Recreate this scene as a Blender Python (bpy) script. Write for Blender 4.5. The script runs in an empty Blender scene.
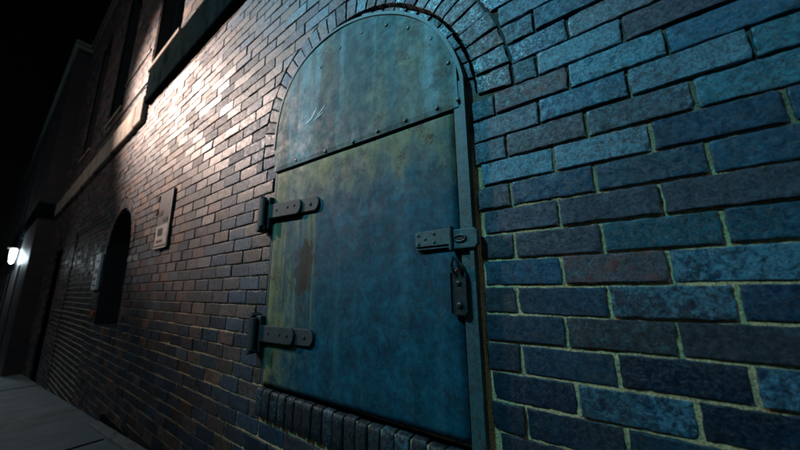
import bpy, math, random
from mathutils import Vector, Matrix, noise
random.seed(11)
C = bpy.context.scene
COL = C.collection
Z0 = 0.76                      # height of the measured origin (lens height) above the pavement
Vn = noise.noise

# ------------------------------------------------------------------ helpers
class MB:
    def __init__(s): s.v=[]; s.f=[]; s.c=[]; s.mi=[]; s.e=[]; s.flat=[]
    def add(s, vs, fs, col=None, mi=0, ex=None):
        b=len(s.v); s.v+=vs; s.f+=[tuple(i+b for i in f) for f in fs]; s.mi+=[mi]*len(fs)
        s.c+=[col or (1,1,1,0)]*len(vs); s.e+=[ex or (0,0,0,0)]*len(vs)
    def box(s, x0,x1,y0,y1,z0,z1, bev=0.0, mi=0, col=None):
        if bev<=0:
            vs=[(x,y,z) for z in (z0,z1) for y in (y0,y1) for x in (x0,x1)]
            fs=[(0,2,3,1),(4,5,7,6),(0,1,5,4),(2,6,7,3),(0,4,6,2),(1,3,7,5)]
            s.add(vs,fs,col,mi); return
        b=bev; vs=[];
        def P(x,y,z): vs.append((x,y,z)); return len(vs)-1
        X=(x0,x1);Y=(y0,y1);Z=(z0,z1); sg=(1,-1); I={}
        for i in (0,1):
            for j in (0,1):
                for k in (0,1):
                    I[i,j,k,0]=P(X[i],Y[j]+sg[j]*b,Z[k]+sg[k]*b)
                    I[i,j,k,1]=P(X[i]+sg[i]*b,Y[j],Z[k]+sg[k]*b)
                    I[i,j,k,2]=P(X[i]+sg[i]*b,Y[j]+sg[j]*b,Z[k])
        fs=[]
        for i in (0,1):
            fs.append(tuple(I[i,j,k,0] for j,k in ((0,0),(1,0),(1,1),(0,1))))
            fs.append(tuple(I[j,i,k,1] for j,k in ((0,0),(1,0),(1,1),(0,1))))
            fs.append(tuple(I[j,k,i,2] for j,k in ((0,0),(1,0),(1,1),(0,1))))
            for j in (0,1):
                fs.append((I[i,j,0,0],I[i,j,1,0],I[i,j,1,1],I[i,j,0,1]))
                fs.append((I[i,0,j,0],I[i,1,j,0],I[i,1,j,2],I[i,0,j,2]))
                fs.append((I[0,i,j,1],I[1,i,j,1],I[1,i,j,2],I[0,i,j,2]))
                for k in (0,1): fs.append((I[i,j,k,0],I[i,j,k,1],I[i,j,k,2]))
        s.add(vs,fs,col,mi)
    def prism(s, pts, y0, y1, bev=0.0, mi=0):
        """polygon in XZ (list of (x,z)), front face at y0 (towards the street), back at y1, optional front bevel"""
        n=len(pts); cx=sum(p[0] for p in pts)/n; cz=sum(p[1] for p in pts)/n
        rings=[]
        if bev>0:
            def ins(d):
                out=[]
                for i in range(n):
                    a=Vector(pts[i-1]);p=Vector(pts[i]);q=Vector(pts[(i+1)%n])
                    e=(p-a); g=(q-p)
                    if e.length<1e-7 or g.length<1e-7: out.append((p.x,p.y)); continue
                    e.normalize(); g.normalize()
                    nn=Vector((-(e.y+g.y),(e.x+g.x)))
                    if nn.length<1e-6: nn=Vector((-e.y,e.x))
                    nn.normalize(); w=AREA*d/max(.4,abs(nn.dot(Vector((-e.y,e.x)))))
                    out.append((p.x+nn.x*w,p.y+nn.y*w))
                return out
            ar=sum(pts[i-1][0]*pts[i][1]-pts[i][0]*pts[i-1][1] for i in range(n)); AREA=1 if ar>0 else -1
            rings=[(ins(bev),y0),(ins(bev*.3),y0+bev*.3),(pts,y0+bev),(pts,y1)]
        else: rings=[(pts,y0),(pts,y1)]
        vs=[(p[0],y,p[1]) for r,y in rings for p in r]
        fs=[tuple(range(n)),tuple(reversed(range((len(rings)-1)*n,len(rings)*n)))]
        for k in range(len(rings)-1):
            for i in range(n):
                j=(i+1)%n; fs.append((k*n+i,(k+1)*n+i,(k+1)*n+j,k*n+j))
        s.add(vs,fs,None,mi)
    def tube(s, pts, r, n=8, mi=0, cap=True):
        pts=[Vector(p) for p in pts]; vs=[];fs=[]
        rr=r if isinstance(r,(list,tuple)) else [r]*len(pts)
        for i,p in enumerate(pts):
            t=(pts[min(i+1,len(pts)-1)]-pts[max(i-1,0)]).normalized()
            a=t.cross(Vector((0,0,1)));
            if a.length<1e-3: a=t.cross(Vector((1,0,0)))
            a.normalize(); b=t.cross(a)
            for k in range(n):
                w=2*math.pi*k/n; q=p+rr[i]*(a*math.cos(w)+b*math.sin(w)); vs.append(tuple(q))
        for i in range(len(pts)-1):
            for k in range(n):
                fs.append((i*n+k,i*n+(k+1)%n,(i+1)*n+(k+1)%n,(i+1)*n+k))
        if cap: fs+= [tuple(reversed(range(n))),tuple(range((len(pts)-1)*n,len(pts)*n))]
        s.add(vs,fs,None,mi)
    def dome(s, x,y,z,r,h,n=10,mi=0):
        """round bolt head: axis -Y"""
        vs=[];fs=[]
        for k,(a,b) in enumerate(((1,0),(1,.35),(.85,.75),(.45,1))):
            for i in range(n):
                w=2*math.pi*i/n; vs.append((x+r*a*math.cos(w),y-h*b,z+r*a*math.sin(w)))
        for k in range(3):
            for i in range(n): fs.append((k*n+i,(k+1)*n+i,(k+1)*n+(i+1)%n,k*n+(i+1)%n))
        fs.append(tuple(range(3*n,4*n)))
        s.add(vs,fs,None,mi)
    def build(s, name, mats, parent=None, smooth=False):
        me=bpy.data.meshes.new(name); me.from_pydata(s.v,[],s.f)
        for m in (mats if isinstance(mats,(list,tuple)) else [mats]): me.materials.append(m)
        me.polygons.foreach_set('material_index',s.mi)
        a=me.color_attributes.new('tint','FLOAT_COLOR','POINT'); a.data.foreach_set('color',[x for c in s.c for x in c])
        a=me.color_attributes.new('wear','FLOAT_COLOR','POINT'); a.data.foreach_set('color',[x for c in s.e for x in c])
        if smooth:
            fl=[True]*len(me.polygons)
            for a,b in s.flat: fl[a:b]=[False]*(b-a)
            me.polygons.foreach_set('use_smooth',fl)
        me.update()
        o=bpy.data.objects.new(name,me); COL.objects.link(o); o.parent=parent
        return o
def fixn(o):
    import bmesh
    b=bmesh.new(); b.from_mesh(o.data); bmesh.ops.recalc_face_normals(b,faces=b.faces); b.to_mesh(o.data); b.free(); return o
def tag(o,label=None,cat=None,group=None,kind=None):
    if label: o['label']=label
    if cat: o['category']=cat
    if group: o['group']=group
    if kind: o['kind']=kind
    return o
def empty(name,loc=(0,0,0)):
    o=bpy.data.objects.new(name,None); COL.objects.link(o); o.location=loc; o.empty_display_size=.1; return o

# ------------------------------------------------------------------ materials
def newmat(name):
    m=bpy.data.materials.new(name); m.use_nodes=True; nt=m.node_tree; nt.nodes.clear()
    out=nt.nodes.new('ShaderNodeOutputMaterial'); b=nt.nodes.new('ShaderNodeBsdfPrincipled')
    nt.links.new(b.outputs[0],out.inputs[0]); return m,nt,b
class NT:
    def __init__(s,nt): s.nt=nt; s.N=nt.nodes; s.L=nt.links; s.co=None
    def coord(s,scale=(1,1,1),kind='Object'):
        if s.co is None: s.co=s.N.new('ShaderNodeTexCoord')
        m=s.N.new('ShaderNodeMapping'); m.inputs['Scale'].default_value=scale; s.L.new(s.co.outputs[kind],m.inputs[0]); return m.outputs[0]
    def noise(s,scale,detail=5,rough=.6,vec=None,dist=0,w=None):
        n=s.N.new('ShaderNodeTexNoise'); n.inputs['Scale'].default_value=scale; n.inputs['Detail'].default_value=detail
        n.inputs['Roughness'].default_value=rough; n.inputs['Distortion'].default_value=dist
        if vec is not None: s.L.new(vec,n.inputs['Vector'])
        else: s.L.new(s.coord(),n.inputs['Vector'])
        return n.outputs[0]
    def ramp(s,fac,stops,interp='LINEAR'):
        r=s.N.new('ShaderNodeValToRGB'); cr=r.color_ramp; cr.interpolation=interp
        while len(cr.elements)<len(stops): cr.elements.new(.5)
        for e,(p,c) in zip(cr.elements,stops):
            e.position=p; e.color=(c,c,c,1) if isinstance(c,(int,float)) else (*c,1)
        s.L.new(fac,r.inputs[0]); return r.outputs[0]
    def mix(s,fac,a,b,mode='MIX'):
        m=s.N.new('ShaderNodeMix'); m.data_type='RGBA'; m.blend_type=mode
        for i,x in ((0,fac),(6,a),(7,b)):
            if isinstance(x,(int,float)): m.inputs[i].default_value=x if i==0 else (x,x,x,1)
            elif isinstance(x,tuple): m.inputs[i].default_value=(*x,1)
            else: s.L.new(x,m.inputs[i])
        return m.outputs[2]
    def math(s,op,a,b=0.0,clamp=False):
        m=s.N.new('ShaderNodeMath'); m.operation=op; m.use_clamp=clamp
        for i,x in enumerate((a,b)):
            if isinstance(x,(int,float)): m.inputs[i].default_value=x
            else: s.L.new(x,m.inputs[i])
        return m.outputs[0]
    def bump(s,h,strength,dist,prev=None):
        b=s.N.new('ShaderNodeBump'); b.inputs['Strength'].default_value=strength; b.inputs['Distance'].default_value=dist
        s.L.new(h,b.inputs['Height'])
        if prev is not None: s.L.new(prev,b.inputs['Normal'])
        return b.outputs[0]
    def sep(s,v):
        n=s.N.new('ShaderNodeSeparateXYZ'); s.L.new(v,n.inputs[0]); return n.outputs

def brick_material():
    m,nt,b=newmat('glazed_brick'); T=NT(nt)
    a=T.N.new('ShaderNodeAttribute'); a.attribute_name='tint'
    w=T.N.new('ShaderNodeAttribute'); w.attribute_name='wear'
    ws=T.N.new('ShaderNodeSeparateColor'); T.L.new(w.outputs['Color'],ws.inputs[0])
    big=T.noise(22,4,.6); fine=T.noise(150,6,.75); mid=T.noise(62,7,.78,dist=.7); wall=T.noise(2.4,6,.65,dist=.8)
    col=T.mix(T.ramp(big,[(.35,0),(.65,1)]),a.outputs['Color'],T.mix(1.0,a.outputs['Color'],(.45,.64,.70),'MULTIPLY'))
    col=T.mix(T.ramp(fine,[(.40,.92),(.50,0)]),col,T.mix(1.0,col,(.14,.20,.23),'MULTIPLY'))
    # grime clouds that run across several bricks
    col=T.mix(T.ramp(wall,[(.46,0),(.64,.6)]),col,T.mix(1.0,col,(.22,.35,.39),'MULTIPLY'))
    crk=T.ramp(T.noise(95,8,.85,dist=1.2),[(.44,.9),(.49,0)])
    col=T.mix(T.math('MULTIPLY',crk,.75),col,T.mix(1.0,col,(.10,.14,.17),'MULTIPLY'))
    # pale bloom in blotches
    bl=T.math('ADD',mid,T.math('MULTIPLY',ws.outputs[0],.20))
    bl=T.math('ADD',bl,T.ramp(wall,[(.32,.10),(.5,0)]))
    blm=T.math('MULTIPLY',T.ramp(bl,[(.56,0),(.70,1)]),T.math('ADD',T.math('MULTIPLY',ws.outputs[0],.55),.16,True))
    col=T.mix(T.math('MULTIPLY',blm,T.math('SUBTRACT',1,T.math('MULTIPLY',crk,.8))),col,(.12,.33,.41))
    # rust-red clay showing through / paint spot
    rs=T.math('MULTIPLY',T.ramp(T.noise(38,4,.6,dist=.8),[(.50,0),(.58,.8)]),ws.outputs[1])
    col=T.mix(rs,col,(.13,.035,.025))
    # dark soot specks and pits
    pit=T.ramp(T.noise(230,2,.5),[(.30,1),(.37,0)])
    pm=T.math('MULTIPLY',T.ramp(T.noise(45,3,.6),[(.45,0),(.6,1)]),T.ramp(T.noise(300,3,.6),[(.5,0),(.6,1)]))
    col=T.mix(T.math('MULTIPLY',T.math('MAXIMUM',pit,T.math('MULTIPLY',pm,.8)),.85),col,(.008,.010,.012))
    col=T.mix(T.math('MULTIPLY',T.ramp(T.noise(3.1,5,.6,dist=.5),[(.5,0),(.7,.55)]),1),col,(.02,.022,.026))
    T.L.new(col,b.inputs['Base Color'])
    mot=T.noise(48,6,.72,dist=.5)
    r=T.math('ADD',T.ramp(mot,[(.35,.30),(.62,.54)]),T.math('MULTIPLY',blm,.05))
    T.L.new(T.ramp(T.noise(75,5,.75,dist=.7),[(.36,.95),(.60,.28)]),b.inputs['Specular IOR Level'])
    r=T.math('ADD',r,T.math('MULTIPLY',ws.outputs[2],.30))
    T.L.new(r,b.inputs['Roughness']); pass
    n=T.bump(T.math('ADD',T.math('MULTIPLY',T.noise(60,6,.7),.6),T.ramp(fine,[(.40,0),(.50,.7)])),.55,.0011)
    n=T.bump(T.noise(420,3,.6),.4,.0006,n)
    n=T.bump(T.noise(130,5,.75),.4,.0007,n)
    T.L.new(n,b.inputs['Normal']); return m
def mortar_material(name,c0,c1,joint_shade=True):
    m,nt,b=newmat(name); T=NT(nt)
    col=T.mix(T.ramp(T.noise(14,5,.6),[(.3,0),(.7,1)]),c0,c1)
    col=T.mix(T.ramp(T.noise(260,4,.7),[(.42,.7),(.54,0)]),col,(.05,.05,.045))
    if joint_shade:     # shade of the upper recesses put into the colour; lower joints stay pale
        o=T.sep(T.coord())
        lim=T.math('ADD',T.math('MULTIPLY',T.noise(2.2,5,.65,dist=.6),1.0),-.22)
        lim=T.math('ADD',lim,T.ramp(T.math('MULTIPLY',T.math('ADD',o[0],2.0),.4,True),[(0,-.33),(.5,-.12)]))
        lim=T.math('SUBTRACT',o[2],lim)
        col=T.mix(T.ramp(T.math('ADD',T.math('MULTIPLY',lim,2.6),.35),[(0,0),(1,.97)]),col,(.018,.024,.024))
    T.L.new(col,b.inputs['Base Color']); b.inputs['Roughness'].default_value=.95
    n=T.bump(T.noise(330,4,.7),.9,.003); T.L.new(n,b.inputs['Normal']); return m
def door_material(name,arch=False):
    m,nt,b=newmat(name); T=NT(nt)
    o=T.sep(T.coord())
    vs=T.coord((1,1,.30)); vf=T.coord((1,1,.10))
    cloud=T.noise(3.6,8,.70,dist=.8); cloud2=T.noise(13,8,.76,dist=.6); streak=T.noise(15,5,.65,vec=vs); fstreak=T.noise(55,4,.6,vec=vf)
    tex=T.noise(32,8,.80,dist=.4)
    blue=T.mix(T.ramp(cloud2,[(.34,0),(.64,1)]),(.0004,.024,.040),(.002,.088,.125))
    blue=T.mix(T.ramp(tex,[(.38,.75),(.56,0)]),blue,(.001,.018,.028))
    blue=T.mix(T.ramp(T.noise(75,7,.78),[(.56,0),(.72,.6)]),blue,(.02,.17,.18))
    grey=T.mix(T.ramp(cloud2,[(.35,0),(.60,1)]),(.030,.060,.055),(.095,.120,.085))
    grey=T.mix(T.ramp(tex,[(.36,.7),(.54,0)]),grey,(.015,.030,.030))
    ochre=(.17,.145,.050)
    # edge wear: distance from the panel centre line plus noise
    if arch:
        col0=T.mix(T.ramp(cloud2,[(.34,0),(.64,1)]),(.006,.036,.042),(.030,.095,.095)); blue=T.mix(T.ramp(tex,[(.36,.7),(.52,0)]),col0,(.006,.026,.030))
        e=T.math('ADD',T.math('MULTIPLY',cloud,1.0),T.math('MULTIPLY',streak,.75))
        e=T.math('ADD',T.math('MULTIPLY',T.noise(5.5,5,.6,vec=T.coord((1,1,.16)),dist=.2),1.2),T.math('MULTIPLY',cloud2,.45)); g=T.ramp(e,[(.74,0),(.92,1)])
        och=T.ramp(T.math('ADD',T.math('MULTIPLY',streak,.6),T.math('MULTIPLY',cloud2,.5)),[(.60,0),(.72,.35)])
    else:
        dx=T.math('ABSOLUTE',T.math('ADD',o[0],.80)); dxr=T.math('MULTIPLY',dx,1.9)
        left=T.math('MULTIPLY',T.math('SUBTRACT',-1.03,o[0]),2.0,False)
        top=T.math('MULTIPLY',T.math('SUBTRACT',o[2],.30),2.2)
        m1=T.math('MAXIMUM',left,top)
        e=T.math('ADD',m1,T.math('SUBTRACT',T.math('MULTIPLY',cloud,1.5),.55))
        e=T.math('ADD',e,T.math('MULTIPLY',T.math('SUBTRACT',streak,.5),.35))
        g=T.ramp(e,[(.20,0),(.62,1)])
        och=T.ramp(T.math('ADD',T.math('MULTIPLY',m1,.40),T.math('ADD',T.math('MULTIPLY',streak,.55),T.math('MULTIPLY',cloud2,.45))),[(.58,0),(.74,.75)])
    col=T.mix(g,blue,grey); col=T.mix(och,col,ochre)
    if not arch:      # run-off below the upper hinge: olive streaks and a rusted patch
        sx=T.ramp(T.math('ABSOLUTE',T.math('ADD',o[0],1.13)),[(.10,1),(.19,0)]); sz=T.ramp(T.math('ABSOLUTE',T.math('SUBTRACT',o[2],.10)),[(.18,1),(.34,0)])
        area=T.math('MULTIPLY',sx,sz); sv=T.noise(26,4,.6,vec=T.coord((1,1,.05)))
        col=T.mix(T.math('MULTIPLY',area,T.ramp(sv,[(.48,0),(.58,.85)])),col,(.13,.125,.060))
        col=T.mix(T.math('MULTIPLY',area,T.ramp(sv,[(.38,.8),(.46,0)])),col,(.012,.045,.060))
        rx=T.ramp(T.math('ABSOLUTE',T.math('ADD',o[0],1.07)),[(.02,1),(.10,0)]); rz=T.ramp(T.math('ABSOLUTE',T.math('SUBTRACT',o[2],.10)),[(.05,1),(.17,0)])
        rr=T.math('ADD',T.math('MULTIPLY',T.math('MULTIPLY',rx,rz),.35),T.noise(42,7,.75,vec=T.coord((1,1,.5))))
        col=T.mix(T.ramp(rr,[(.66,0),(.74,.95)]),col,(.030,.017,.012))
        # grime under the seam and round the rim
        sm_=T.math('ADD',T.math('MULTIPLY',T.ramp(T.math('SUBTRACT',o[2],T.math('MULTIPLY',o[0],-.033)),[(.46,0),(.60,.35)]),1),T.noise(18,7,.75))
        col=T.mix(T.ramp(sm_,[(.70,0),(.84,.9)]),col,(.022,.022,.018))
    # pale bluish run-off streaks
    st=T.math('MULTIPLY',T.ramp(T.noise(8.5,5,.6,vec=T.coord((1,1,.07))),[(.50,0),(.60,1)]),T.ramp(cloud2,[(.3,.2),(.6,.8)]))
    col=T.mix(T.math('MULTIPLY',st,.85 if arch else .12),col,(.13,.25,.28))
    dk=T.math('MULTIPLY',T.ramp(fstreak,[(.36,.5),(.48,0)]),T.ramp(cloud,[(.48,0),(.62,1)])); col=T.mix(dk,col,(.012,.035,.042))
    rust=T.math('MULTIPLY',T.ramp(T.noise(9,8,.78,dist=.5),[(.53,0),(.60,1)]),T.ramp(T.noise(85,6,.75),[(.40,0),(.52,1)]))
    col=T.mix(T.math('MULTIPLY',rust,T.math('ADD',T.math('MULTIPLY',g,.85),.15)),col,(.040,.022,.012))
    spk=T.ramp(T.noise(140,5,.75),[(.32,.9),(.38,0)]); col=T.mix(spk,col,(.010,.014,.016))
    wav=T.noise(1.0,2,.5)
    T.L.new(col,b.inputs['Base Color'])
    r=T.ramp(T.noise(20,6,.7),[(.3,.50),(.7,.80)]); T.L.new(r,b.inputs['Roughness']); b.inputs['Specular IOR Level'].default_value=.2
    n=T.bump(T.noise(5,3,.5),.6,.010); n=T.bump(T.noise(38,6,.7),.45,.0015,n); n=T.bump(T.noise(260,3,.7),.45,.0007,n)
    T.L.new(n,b.inputs['Normal']); return m
def iron_material(name,c0,c1,rough=.5,metal=.35):
    m,nt,b=newmat(name); T=NT(nt)
    col=T.mix(T.ramp(T.noise(40,6,.7),[(.35,0),(.65,1)]),c0,c1)
    col=T.mix(T.ramp(T.noise(90,7,.75,dist=.4),[(.50,0),(.60,.9)]),col,(.045,.024,.014))
    T.L.new(col,b.inputs['Base Color']); b.inputs['Roughness'].default_value=rough; b.inputs['Metallic'].default_value=metal
    T.L.new(T.bump(T.noise(120,5,.7),.6,.0015),b.inputs['Normal']); return m
def stone_material(name,c0,c1,scale=9,spec=.15):
    m,nt,b=newmat(name); T=NT(nt)
    col=T.mix(T.ramp(T.noise(scale,6,.65),[(.35,0),(.65,1)]),c0,c1)
    col=T.mix(T.ramp(T.noise(5,5,.7,vec=T.coord((1,1,.3))),[(.5,0),(.7,.7)]),col,tuple(x*.25 for x in c0))
    T.L.new(col,b.inputs['Base Color']); b.inputs['Roughness'].default_value=.8; b.inputs['Specular IOR Level'].default_value=spec
    n=T.bump(T.noise(50,6,.7),.7,.004); T.L.new(n,b.inputs['Normal']); return m
def plain(name,c,rough=.6,metal=0,emit=None,es=0):
    m,nt,b=newmat(name); T=NT(nt)
    col=T.mix(T.ramp(T.noise(30,5,.6),[(.35,0),(.7,1)]),c,tuple(x*.6 for x in c))
    T.L.new(col,b.inputs['Base Color']); b.inputs['Roughness'].default_value=rough; b.inputs['Metallic'].default_value=metal
    if emit: b.inputs['Emission Color'].default_value=(*emit,1); b.inputs['Emission Strength'].default_value=es
    return m
def far_brick_material():
    m,nt,b=newmat('far_brick'); T=NT(nt)
    mp=T.N.new('ShaderNodeMapping'); co=T.N.new('ShaderNodeTexCoord'); T.L.new(co.outputs['Object'],mp.inputs[0]); mp.inputs['Rotation'].default_value=(math.pi/2,0,0)
    br=T.N.new('ShaderNodeTexBrick'); T.L.new(mp.outputs[0],br.inputs['Vector']); br.inputs['Scale'].default_value=1
    br.inputs['Brick Width'].default_value=.1865; br.inputs['Row Height'].default_value=.0677; br.inputs['Mortar Size'].default_value=.006
    br.inputs['Color1'].default_value=(.016,.018,.024,1); br.inputs['Color2'].default_value=(.045,.028,.026,1); br.inputs['Mortar'].default_value=(.03,.03,.03,1)
    col=T.mix(T.ramp(T.noise(2,5,.6),[(.4,0),(.7,.7)]),br.outputs[0],(.02,.025,.03))
    T.L.new(col,b.inputs['Base Color']); b.inputs['Roughness'].default_value=.5
    n=T.bump(br.outputs['Fac'],1,-.006); n=T.bump(T.noise(60,4,.6),.6,.003,n); T.L.new(n,b.inputs['Normal']); return m
def pavement_material():
    m,nt,b=newmat('pavement_concrete'); T=NT(nt)
    col=T.mix(T.ramp(T.noise(3,7,.65),[(.35,0),(.65,1)]),(.16,.22,.235),(.26,.33,.345))
    col=T.mix(T.ramp(T.noise(1.1,5,.6,dist=.8),[(.5,0),(.65,.6)]),col,(.07,.075,.075))
    col=T.mix(T.ramp(T.noise(190,4,.7),[(.4,.5),(.55,0)]),col,(.06,.06,.06))
    T.L.new(col,b.inputs['Base Color']); b.inputs['Roughness'].default_value=.75
    n=T.bump(T.noise(6,5,.6),.5,.01); n=T.bump(T.noise(220,4,.7),.6,.002,n); T.L.new(n,b.inputs['Normal']); return m
M={}
M['brick']=brick_material()
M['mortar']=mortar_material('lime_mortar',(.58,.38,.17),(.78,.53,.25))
M['mortar_pale']=mortar_material('pale_mortar',(.42,.36,.27),(.5,.44,.34),False)
M['leaf']=door_material('painted_steel_leaf'); M['plate']=door_material('painted_steel_plate',True)
M['frame']=iron_material('painted_iron_frame',(.006,.045,.055),(.030,.085,.085),.6,.0)
M['strap']=iron_material('painted_strap',(.003,.013,.017),(.013,.030,.031),.75,.0)
M['iron']=iron_material('dark_iron',(.010,.014,.016),(.03,.04,.042),.45,.3)
M['stone']=stone_material('pale_stone',(.22,.20,.17),(.34,.30,.26))
M['ledge']=stone_material('painted_ledge',(.003,.006,.007),(.006,.011,.012),14,.0)
M['tar']=stone_material('tarred_render',(.006,.010,.012),(.012,.016,.018),14,.0)
M['cornice']=stone_material('cornice_stone',(.11,.14,.14),(.18,.21,.20),14,.05)
M['farbrick']=far_brick_material()
M['pave']=pavement_material()
M['dark']=plain('dark_glass',(.008,.012,.016),.25)
M['wood']=plain('dark_wood',(.02,.03,.034),.6)
M['white']=plain('faded_white',(.85,.9,.92),.5)
M['paper']=plain('weathered_paper',(.30,.31,.31),.7)
M['mauve']=plain('faded_mauve',(.05,.055,.065),.6)
M['red']=plain('dull_red',(.12,.025,.03),.5)
M['orange']=plain('orange_plastic',(.55,.13,.03),.4)
M['scuff']=plain('scuffed_paint',(.004,.022,.030),.7)
M['black']=plain('black_ink',(.01,.01,.012),.5)
M['smear']=plain('white_paint',(.40,.46,.48),.7)
M['asphalt']=stone_material('asphalt',(.04,.042,.044),(.06,.062,.064),60)
M['kerb']=stone_material('kerb_stone',(.20,.22,.22),(.30,.32,.32),20)

# ------------------------------------------------------------------ measured geometry
CH=.0677; BL=.1865; ZT=4.033*CH            # course height, brick length, bed joint reference
AX,AZ=-.86,.63                              # centre of the door arch
def lerp(tab,x):
    if x<=tab[0][0]: return tab[0][1]
    for (a,b),(c,d) in zip(tab,tab[1:]):
        if x<=c:
            t=(x-a)/(c-a); return b+(d-b)*t
    return tab[-1][1]
def smoothtab(tab):
    out=[]
    for i in range(-20,201,4):
        out.append((i,sum(lerp(tab,i+k) for k in range(-12,13,4))/7))
    return out
RP=smoothtab([(-14,.553),(-10,.546),(6,.519),(17,.505),(31,.492),(42,.483),(55,.475),(69,.476),(88,.495),(102,.519),(118,.540),(131,.551),(148,.526),(165,.488),(173,.477),(184,.476)])
RM=smoothtab([(-14,.580),(0,.567),(11,.548),(23,.537),(36,.527),(50,.522),(62,.526),(85,.546),(100,.552),(118,.556),(131,.560),(148,.538),(165,.500),(173,.488),(184,.486)])
def RO(t): return lerp(RM,t)+.108+.018*max(0,min(1,(t-95)/30))
def pol(r,t): return (AX+r*math.cos(math.radians(t)),AZ+r*math.sin(math.radians(t)))
T0,T1=-7,182
DL,DR,DB=-1.340,-.318,-.400                # door opening: left, right, bottom
def circ_iv(pts,z):
    xs=[]
    for (x0,z0),(x1,z1) in zip(pts,pts[1:]):
        if (z0-z)*(z1-z)<=0 and z0!=z1: xs.append(x0+(x1-x0)*(z-z0)/(z1-z0))
    return (min(xs),max(xs)) if len(xs)>=2 else None
outer_pts=[pol(RO(t)+.001+.006*max(0,min(1,(t-80)/40)),t) for t in range(T0,T1+1,2)]
ZAP=max(p[1] for p in outer_pts); XAP=max(outer_pts,key=lambda p:p[1])[0]
def door_iv(z):
    if z<DB-.118: return None
    if z<=.5465: return (DL-.006,DR+.006)
    if z<=.6140: a=DL-.006
    else: a=None
    left=[p for p in outer_pts if p[0]<=XAP+1e-6]; right=[p for p in outer_pts if p[0]>=XAP-1e-6]
    def cross(ps):
        if ps is right and z<outer_pts[0][1]: return outer_pts[0][0]
        if ps is left and z<outer_pts[-1][1]: return outer_pts[-1][0]
        for (x0,z0),(x1,z1) in zip(ps,ps[1:]):
            if (z0-z)*(z1-z)<=0 and z0!=z1: return x0+(x1-x0)*(z-z0)/(z1-z0)
    b=cross(right)
    if a is None: a=cross(left)
    if a is None or b is None: return None
    return (a,b)
WX,WZ,WR,WB=-4.27,.4095,.47,-.336             # arched window further along
def arch_iv(z):
    if z<WB: return None
    R=WR+.115
    if z<=WZ: return (WX-WR,WX+WR)
    if z>=WZ+R: return None
    w=math.sqrt(R*R-(z-WZ)**2); return (WX-w,WX+w)
UPW=[-1.6,-3.75,-5.9,-8.05]; UZ0,UZ1=2.58,5.15
OPEN=[(lambda z:(-9.35,-8.30) if z<.78 else None,-8.8),(door_iv,XAP),(arch_iv,WX),(lambda z:(-7.05,-5.10) if z<.92 else None,-6)]
for x in UPW: OPEN.append((lambda z,x=x:(x-.47,x+.47) if UZ0<z<UZ1 else None,x))

# ------------------------------------------------------------------ bricks
def tintof(x,z,infill=False):
    r=random.random(); n=Vn(Vector((x*1.1,3.3,z*1.3)))
    pb=.27+.45*max(0,min(1,(x+.55)/.8))+.35*n if x>-1.3 else .30+.3*n
    if z<-.15 : pb+=.25
    if z<-.5 and x>-.4: pb=.55
    if random.random()<pb:
        c=random.choice([(.001,.090,.155),(.002,.115,.175),(.015,.130,.165),(.001,.060,.120),(.004,.080,.135)])
        if x<-1.3: c=random.choice([(.055,.070,.095),(.07,.08,.10),(.035,.06,.09)])
    else:
        c=random.choice([(.105,.065,.085),(.085,.060,.085),(.135,.075,.080),(.110,.065,.070),(.06,.055,.075)])
        if x<-1.3: c=random.choice([(.17,.090,.075),(.13,.075,.070),(.22,.110,.080),(.11,.075,.085),(.18,.11,.095),(.27,.125,.085),(.08,.06,.07)])
    if r<.025: c=(.20,.08,.06)
    if z<-.02+.12*n and x>-.35: c=tuple(v*f for v,f in zip(c,(.30,.42,.52)))  # low right bricks darkened in colour to mimic the light's falloff
    if infill: c=random.choice([(.05,.045,.05),(.06,.05,.05),(.04,.045,.055)])
    k=random.uniform(.55,1.15) if x>-1.3 else random.uniform(.6,1.45)
    return (c[0]*k,c[1]*k,c[2]*k,1)
def hash_(a): return Vn(Vector((a*7.13,a*3.7,.5)))
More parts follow.
